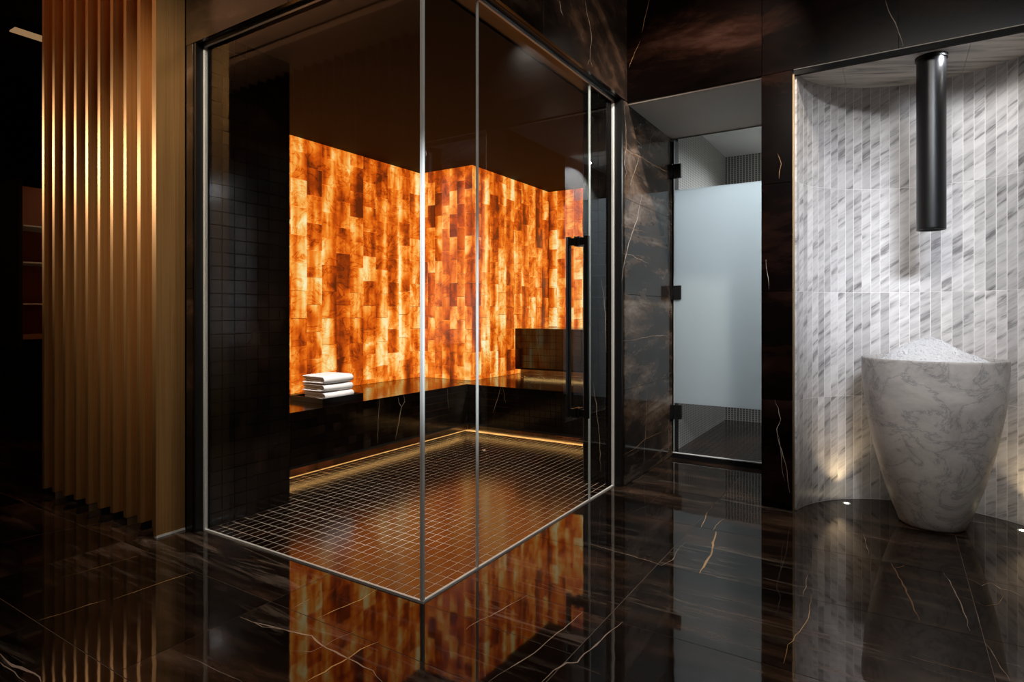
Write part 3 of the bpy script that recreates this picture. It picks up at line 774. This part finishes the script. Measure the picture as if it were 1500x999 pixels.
# ---- tray with three folded towels
t = thing('tray', 'flat black tray under the towels on the mosaic bench', 'tray', (-4.0, 3.44, .49))
MB().box(-4.20, -3.80, 3.22, 3.65, .4905, .503).build('tray_base', M['satin_black'], t)
MB().box(-4.20, -3.80, 3.22, 3.23, .503, .532).box(-4.20, -3.80, 3.64, 3.65, .503, .532).box(-4.20, -4.19, 3.23, 3.64, .503, .532).box(-3.81, -3.80, 3.23, 3.64, .503, .532).build('rim', M['satin_black'], t)
def towel(zb, dx, dy, hgt, label, seed):
    rr = random.Random(seed)
    T = thing('folded_towel', label, 'towel', (-4.0+dx, 3.44+dy, zb), 'white towels stacked on the tray')
    th = hgt/4*.97
    def layer(zc, rad, x0, x1, yin):
        # one ribbon folded like a lying U; the fold faces +X
        path = []
        for k in range(9): path.append((x0+(x1-x0)*k/8, zc-rad))
        for k in range(1, 8):
            a = -math.pi/2+math.pi*k/8; path.append((x1+rad*math.cos(a)*1.25, zc+rad*math.sin(a)))
        for k in range(9): path.append((x1-(x1-x0)*k/8, zc+rad))
        mb_ = MB(); ny = 15; y0, y1 = -.155+yin, .155-yin; m_ = len(path)
        ph = rr.uniform(0, 6)
        for j in range(ny):
            y = y0+(y1-y0)*j/(ny-1)
            ed = 1-.12*math.exp(-min(y-y0, y1-y)/.008)
            for k, (x, z) in enumerate(path):
                a = path[max(k-1, 0)]; b_ = path[min(k+1, m_-1)]
                tx, tz = b_[0]-a[0], b_[1]-a[1]; l_ = math.hypot(tx, tz); nx_, nz_ = tz/l_, -tx/l_
                wv = .0016*math.sin(9*x+14*y+ph+k*.3)+rr.uniform(-.0005, .0005)
                for sg in (1, -1):
                    mb_.v.append((x+nx_*sg*th/2*ed, y, z+nz_*sg*th/2*ed+wv))
        def id_(j, k, s): return (j*m_+k)*2+s
        for j in range(ny-1):
            for k in range(m_-1):
                mb_.f.append((id_(j, k, 0), id_(j, k+1, 0), id_(j+1, k+1, 0), id_(j+1, k, 0)))
                mb_.f.append((id_(j, k, 1), id_(j+1, k, 1), id_(j+1, k+1, 1), id_(j, k+1, 1)))
            mb_.f.append((id_(j, 0, 0), id_(j+1, 0, 0), id_(j+1, 0, 1), id_(j, 0, 1)))
            mb_.f.append((id_(j, m_-1, 0), id_(j, m_-1, 1), id_(j+1, m_-1, 1), id_(j+1, m_-1, 0)))
        for k in range(m_-1):
            mb_.f.append((id_(0, k, 0), id_(0, k, 1), id_(0, k+1, 1), id_(0, k+1, 0)))
            mb_.f.append((id_(ny-1, k, 0), id_(ny-1, k+1, 0), id_(ny-1, k+1, 1), id_(ny-1, k, 1)))
        o_ = ORG[T.name]; mb_.v = [(x+o_.x, y+o_.y, z+o_.z) for x, y, z in mb_.v]
        return mb_
    zc = hgt/2+.001
    for nm, rad, yin, x0, x1 in (('outer_fold', hgt*.375, 0, -.13, .115), ('inner_fold', hgt*.125, .006, -.12, .10)):
        o = layer(zc, rad, x0, x1, yin).build(nm, M['towel'], T, smooth=True)
        sm = o.modifiers.new('s', 'SUBSURF'); sm.levels = 1; sm.render_levels = 1
    return T
towel(.5045, .005, .0, .062, 'white folded towel at the bottom of the stack, resting on the tray', 1)
towel(.5690, -.002, -.004, .062, 'white folded towel in the middle of the stack of three', 2)
towel(.6335, .0, -.006, .066, 'white folded towel on top of the stack of three', 3)

# ================================================================== GLASS OF THE CABIN
GT = 2.70
def glass_x(name, label, y0, y1, cat='glass panel', group=None):
    t = thing(name, label, cat, (-1.66, (y0+y1)/2, 0), group)
    MB().box(-1.664, -1.656, y0+.003, y1-.003, .012, GT-.015).build('pane', M['glass'], t)
    return t
t = thing('glass_panel', 'widest clear glass panel, left of the cabin corner, in front of the towels', 'glass panel', (-2.45, 1.926, 0))
MB().box(-3.228, -1.6695, 1.922, 1.930, .012, GT-.015).build('pane', M['glass'], t)
MB().box(-1.669, -1.655, 1.921, 1.931, .004, GT-.015).build('corner_seal', M['alu'], t)
MB().box(-1.6695, -1.6545, 1.9312, 1.9345, .004, GT-.015).build('edge', M['seal'], t)
t = glass_x('glass_panel', 'narrow clear glass panel between the cabin corner and the door', 1.935, 2.318)
MB().box(-1.6645, -1.6555, 2.312, 2.3165, .004, GT-.015).build('edge', M['alu'], t)
t = glass_x('glass_panel', 'slim clear glass panel right of the door, beside the dark marble pier', 3.556, 3.935)
MB().box(-1.6645, -1.6555, 3.556, 3.562, .004, GT-.015).build('edge', M['seal'], t)
t = glass_x('glass_door', 'clear frameless glass door of the salt cabin with a long black pull handle', 2.320, 3.552, 'door')
MB().box(-1.6645, -1.6555, 3.546, 3.552, .010, GT-.015).build('edge', M['seal'], t)
MB().box(-1.6645, -1.6555, 2.318, 2.322, .010, GT-.015).build('edge', M['seal'], t)
def handle(x, z0, z1, w_):
    h = MB().box(x-w_/2, x+w_/2, 3.39-w_/2, 3.39+w_/2, z0, z1).build('handle', M['satin_black'], t)
    s = 1 if x > -1.66 else -1
    xi = -1.66+s*.005
    for zc in (z1-.032, z0+.032):
        MB().box(min(xi, x), max(xi, x), 3.378, 3.402, zc-.022, zc+.022).build('standoff', M['satin_black'], h)
        MB().box(min(xi, xi+s*.012), max(xi, xi+s*.012), 3.366, 3.43, zc-.03, zc+.03).build('mounting_plate', M['satin_black'], h)
handle(-1.60, .556, 1.682, .026); handle(-1.725, .556, 1.682, .026)
# frame: black reveals and aluminium channels
t = D.objects.new('trim_1', None); C.objects.link(t); t['kind'] = 'structure'; ORG['trim_1'] = Vector((0, 0, 0))
MB().box(-3.268, -3.242, 1.876, 1.948, 0, 2.70).box(-3.268, -1.62, 1.876, 1.948, 2.70, 2.73).box(-1.70, -1.612, 1.95, 3.985, 2.70, 2.73).box(-1.70, -1.598, 3.948, 3.983, 0, 2.70).build('reveal', M['black'], t)
MB().box(-3.246, -3.228, 1.918, 1.934, 0, 2.70).build('channel', M['alu'], t)
MB().box(-1.668, -1.652, 3.933, 3.948, 0, 2.70).build('channel', M['alu'], t)
MB().box(-3.242, -1.65, 1.919, 1.933, 2.684, 2.70).build('channel', M['alu'], t, label='top aluminium channel')
MB().box(-1.667, -1.653, 1.933, 3.935, 2.684, 2.70).build('channel', M['alu'], t, label='top aluminium channel')
MB().box(-3.242, -1.651, 1.919, 1.931, -.003, .008).build('floor_channel', M['alu'], t)
MB().box(-1.666, -1.653, 1.931, 3.948, -.003, .008).build('floor_channel', M['alu'], t)

# ================================================================== SHOWER DOOR
t = thing('shower_door', 'glass shower door with a wide frosted band and three black hinges', 'door', (-1.2, 5.03, 0))
dx0, dx1, dy0, dy1 = -1.566, -.70, 5.025, 5.033
MB().box(dx0, dx1, dy0, dy1, .048, .453).box(dx0, dx1, dy0, dy1, 2.24, 2.668).build('clear_pane', M['glass'], t)
MB().box(dx0, dx1, dy0, dy1, .453, 2.24).build('frosted_band', M['frost'], t, label='milky frosted middle band')
MB().box(dx0-.003, dx0, dy0-.001, dy1+.001, .048, 2.668).build('edge', M['seal'], t)
for z in (2.40, 1.38, .378):
    h = MB().box(-1.567, -1.505, 5.012, 5.046, z-.058, z+.058).build('hinge', M['black'], t)
    MB().box(-1.589, -1.570, 4.99, 5.06, z-.058, z+.058).build('hinge_plate', M['black'], h)
    MB().box(-1.574, -1.562, 5.0, 5.055, z-.03, z+.03).build('hinge_pin', M['black'], h)

# ================================================================== GOLD SCREEN
t = thing('fluted_screen', 'tall gold metal screen with sharp vertical flutes at the left of the cabin', 'screen', (-4.1, 1.75, 0))
pitch = (4.902-3.362)/10
zb = .045
for k in range(10):
    xa = -4.902+k*pitch
    MB().prism([(xa, 1.797), (xa, 1.792), (xa+pitch-.034, 1.722), (xa+pitch-.0015, 1.722), (xa+pitch-.0015, 1.797)], zb, 3.79).build('flute', M['gold'], t)
MB().prism([(-3.362, 1.712), (-3.336, 1.712), (-3.336, 1.868), (-3.362, 1.868)], .012, 3.79).build('side_panel', M['gold'], t)
MB().box(-4.902, -3.364, 1.80, 1.868, 0, 3.79).build('core', M['matt_black'], t)
MB().box(-3.360, -3.334, 1.714, 1.868, 0, .012).build('base_trim', M['alu'], t)
for k in range(10):
    xa = -4.902+k*pitch
    MB().prism([(xa, 1.80), (xa+.004, 1.797), (xa+pitch-.006, 1.728), (xa+pitch-.002, 1.80)], 0, zb-.003).build('foot_block', M['brass'] if k % 3 == 1 else M['black'], t)
# matching screen on the opposite side of the room, seen only as a reflection in the glass; its shade is in the metal colour
t = thing('fluted_screen', 'darkened gold fluted screen opposite the cabin, shade put into its colour, seen as a faint reflection in the glass', 'screen', (-4.6, -.32, 0))
for k in range(28):
    xa = -6.9+k*.155
    MB().prism([(xa, -.42), (xa+.1535, -.42), (xa+.1535, -.31)], 0, 3.79).build('flute', M['bronze'], t)
MB().box(-6.9, -2.56, -.50, -.422, 0, 3.79).build('core', M['matt_black'], t)

# ================================================================== DARK ROOM AT THE LEFT: lit shelving
t = thing('shelving_unit', 'dark shelving with dim reddish wood backs at the far left behind the gold screen', 'shelves', (-6.7, 2.7, 0))
MB().box(-6.95, -6.90, 2.18, 3.6, .98, 2.4).build('back_panel', M['wood'], t)
MB().box(-6.95, -6.5, 2.17, 2.195, .9, 2.4).build('side_panel', M['matt_black'], t)
for z in (1.29, 1.659, 1.984):
    MB().box(-6.89, -6.5, 2.2, 3.6, z-.006, z+.006).build('shelf', M['seal'], t)
MB().box(-6.92, -6.5, 2.2, 3.6, .975, 1.02).build('bottom_shelf', plain('light brown shelf', col=(.3, .19, .11), rough=.5), t)
spot('shelf_spot', (-5.6, 2.9, 3.7), (-6.9, 2.7, 1.75), 30, WARM, 40, .8, .03)
t = thing('ceiling_light', 'thin glowing warm strip light near the ceiling at the top left corner', 'light', (-6.56, 2.77, 3.70))
MB().box(-6.62, -6.5, 2.141, 3.4, 3.70, 3.712).build('diffuser', M['led_slot'], t)
MB().box(-6.62, -6.5, 2.141, 3.4, 3.713, 3.80).build('housing', M['matt_black'], t)

# ================================================================== ICE FOUNTAIN
BC = (.181, 4.195)
t = thing('ice_bowl', 'tall tapered vessel of white veined marble standing in the curved niche', 'vessel', (BC[0], BC[1], 0))
prof = [(0, 0), (.13, 0), (.15, .004), (.162, .016), (.175, .055), (.197, .11), (.222, .187), (.245, .26), (.265, .343), (.285, .42), (.301, .50), (.316, .58), (.328, .655), (.338, .74), (.3445, .82), (.348, .90), (.3495, .938), (.3485, .947), (.344, .950), (.331, .950), (.327, .946), (.325, .93), (.315, .80), (.28, .78), (0, .78)]
MB().lathe(prof, BC, 96).build('vessel', M['bowl'], t, smooth=True)
# the ice heap: one continuous lumpy mound plus loose chips on it
mb = MB(); nr, na = 46, 120; rr = random.Random(3)
def hz(r, a):
    x = r*math.cos(a); y = r*math.sin(a)
    base = 1.062-.168*(math.sqrt((r/.31)**2+.03)-.17)/.85
    return base+.006*math.sin(17*x+3)*math.cos(15*y)+.004*math.sin(31*x+22*y)
for i in range(nr+1):
    r = .318*i/nr
    for k in range(na):
        a = 2*math.pi*k/na
        j = 0 if i == 0 else 1
        mb.v.append((BC[0]-.012*(1-i/nr)+r*math.cos(a)+j*rr.uniform(-.003, .003), BC[1]+r*math.sin(a)+j*rr.uniform(-.003, .003), hz(r, a)+(rr.uniform(-.0045, .0045) if j else 0)))
for i in range(nr):
    for k in range(na):
        k2 = (k+1) % na
        mb.f.append((i*na+k, (i+1)*na+k, (i+1)*na+k2, i*na+k2))
for q in range(2600):
    r = .31*math.sqrt(rr.random()); a = rr.uniform(0, 6.283)
    x = BC[0]-.012*(1-r/.318)+r*math.cos(a); y = BC[1]+r*math.sin(a); z = hz(r, a)+.002; s_ = rr.uniform(.003, .0075)
    i = len(mb.v)
    ax = [Vector([rr.gauss(0, 1) for _ in range(3)]).normalized()*s_ for _ in range(4)]
    mb.v += [(x+v.x, y+v.y, z+v.z) for v in ax]
    mb.f += [(i, i+1, i+2), (i, i+2, i+3), (i, i+3, i+1), (i+1, i+3, i+2)]
o = mb.build('crushed_ice', M['ice'], None, org=(BC[0], BC[1], .93))
tag(o, 'white mound of crushed ice heaped in the marble vessel', 'ice', kind='stuff')
# ice chute
t = thing('ice_chute', 'black cylindrical chute hanging from the niche ceiling above the ice', 'chute', (BC[0]-.003, BC[1], 2.66))
c_ = (BC[0]-.003, BC[1])
MB().lathe([(.0, 1.70), (.060, 1.70), (.063, 1.679), (.069, 1.679), (.0712, 1.682), (.0715, 1.69), (.0715, 2.655)], c_, 64).build('tube', M['satin_black'], t, smooth=True)
MB().lathe([(.0715, 2.650), (.079, 2.650), (.079, 2.668)], c_, 64).build('ceiling_collar', M['black'], t, smooth=False)
MB().lathe([(0, 1.696), (.0595, 1.696)], c_, 48).build('mouth', plain('grey nozzle', col=(.16, .16, .16), rough=.4), t)
# recessed uplights
for (x, y), lb in (((-.255, 4.37), 'small glowing floor uplight at the foot of the niche, left of the vessel'), ((.600, 4.338), 'small glowing floor uplight at the right edge of the picture')):
    t = thing('floor_uplight', lb, 'light', (x, y, 0), 'recessed uplights in the niche floor')
    MB().lathe([(.013, .0012), (.021, .0035), (.024, .0008), (.024, -.003)], (x, y), 32).build('bezel', M['alu'], t)
    MB().lathe([(0, .0018), (.013, .0018)], (x, y), 24).build('lens', M['led_lamp'], t)
    d = Vector((x-NC[0], y-NC[1])).normalized()
    spot('uplight_lamp', (x, y, .02), (x-d.x*.02, y-d.y*.02, .6), 7, (1, .74, .42), 88, 1, .012)
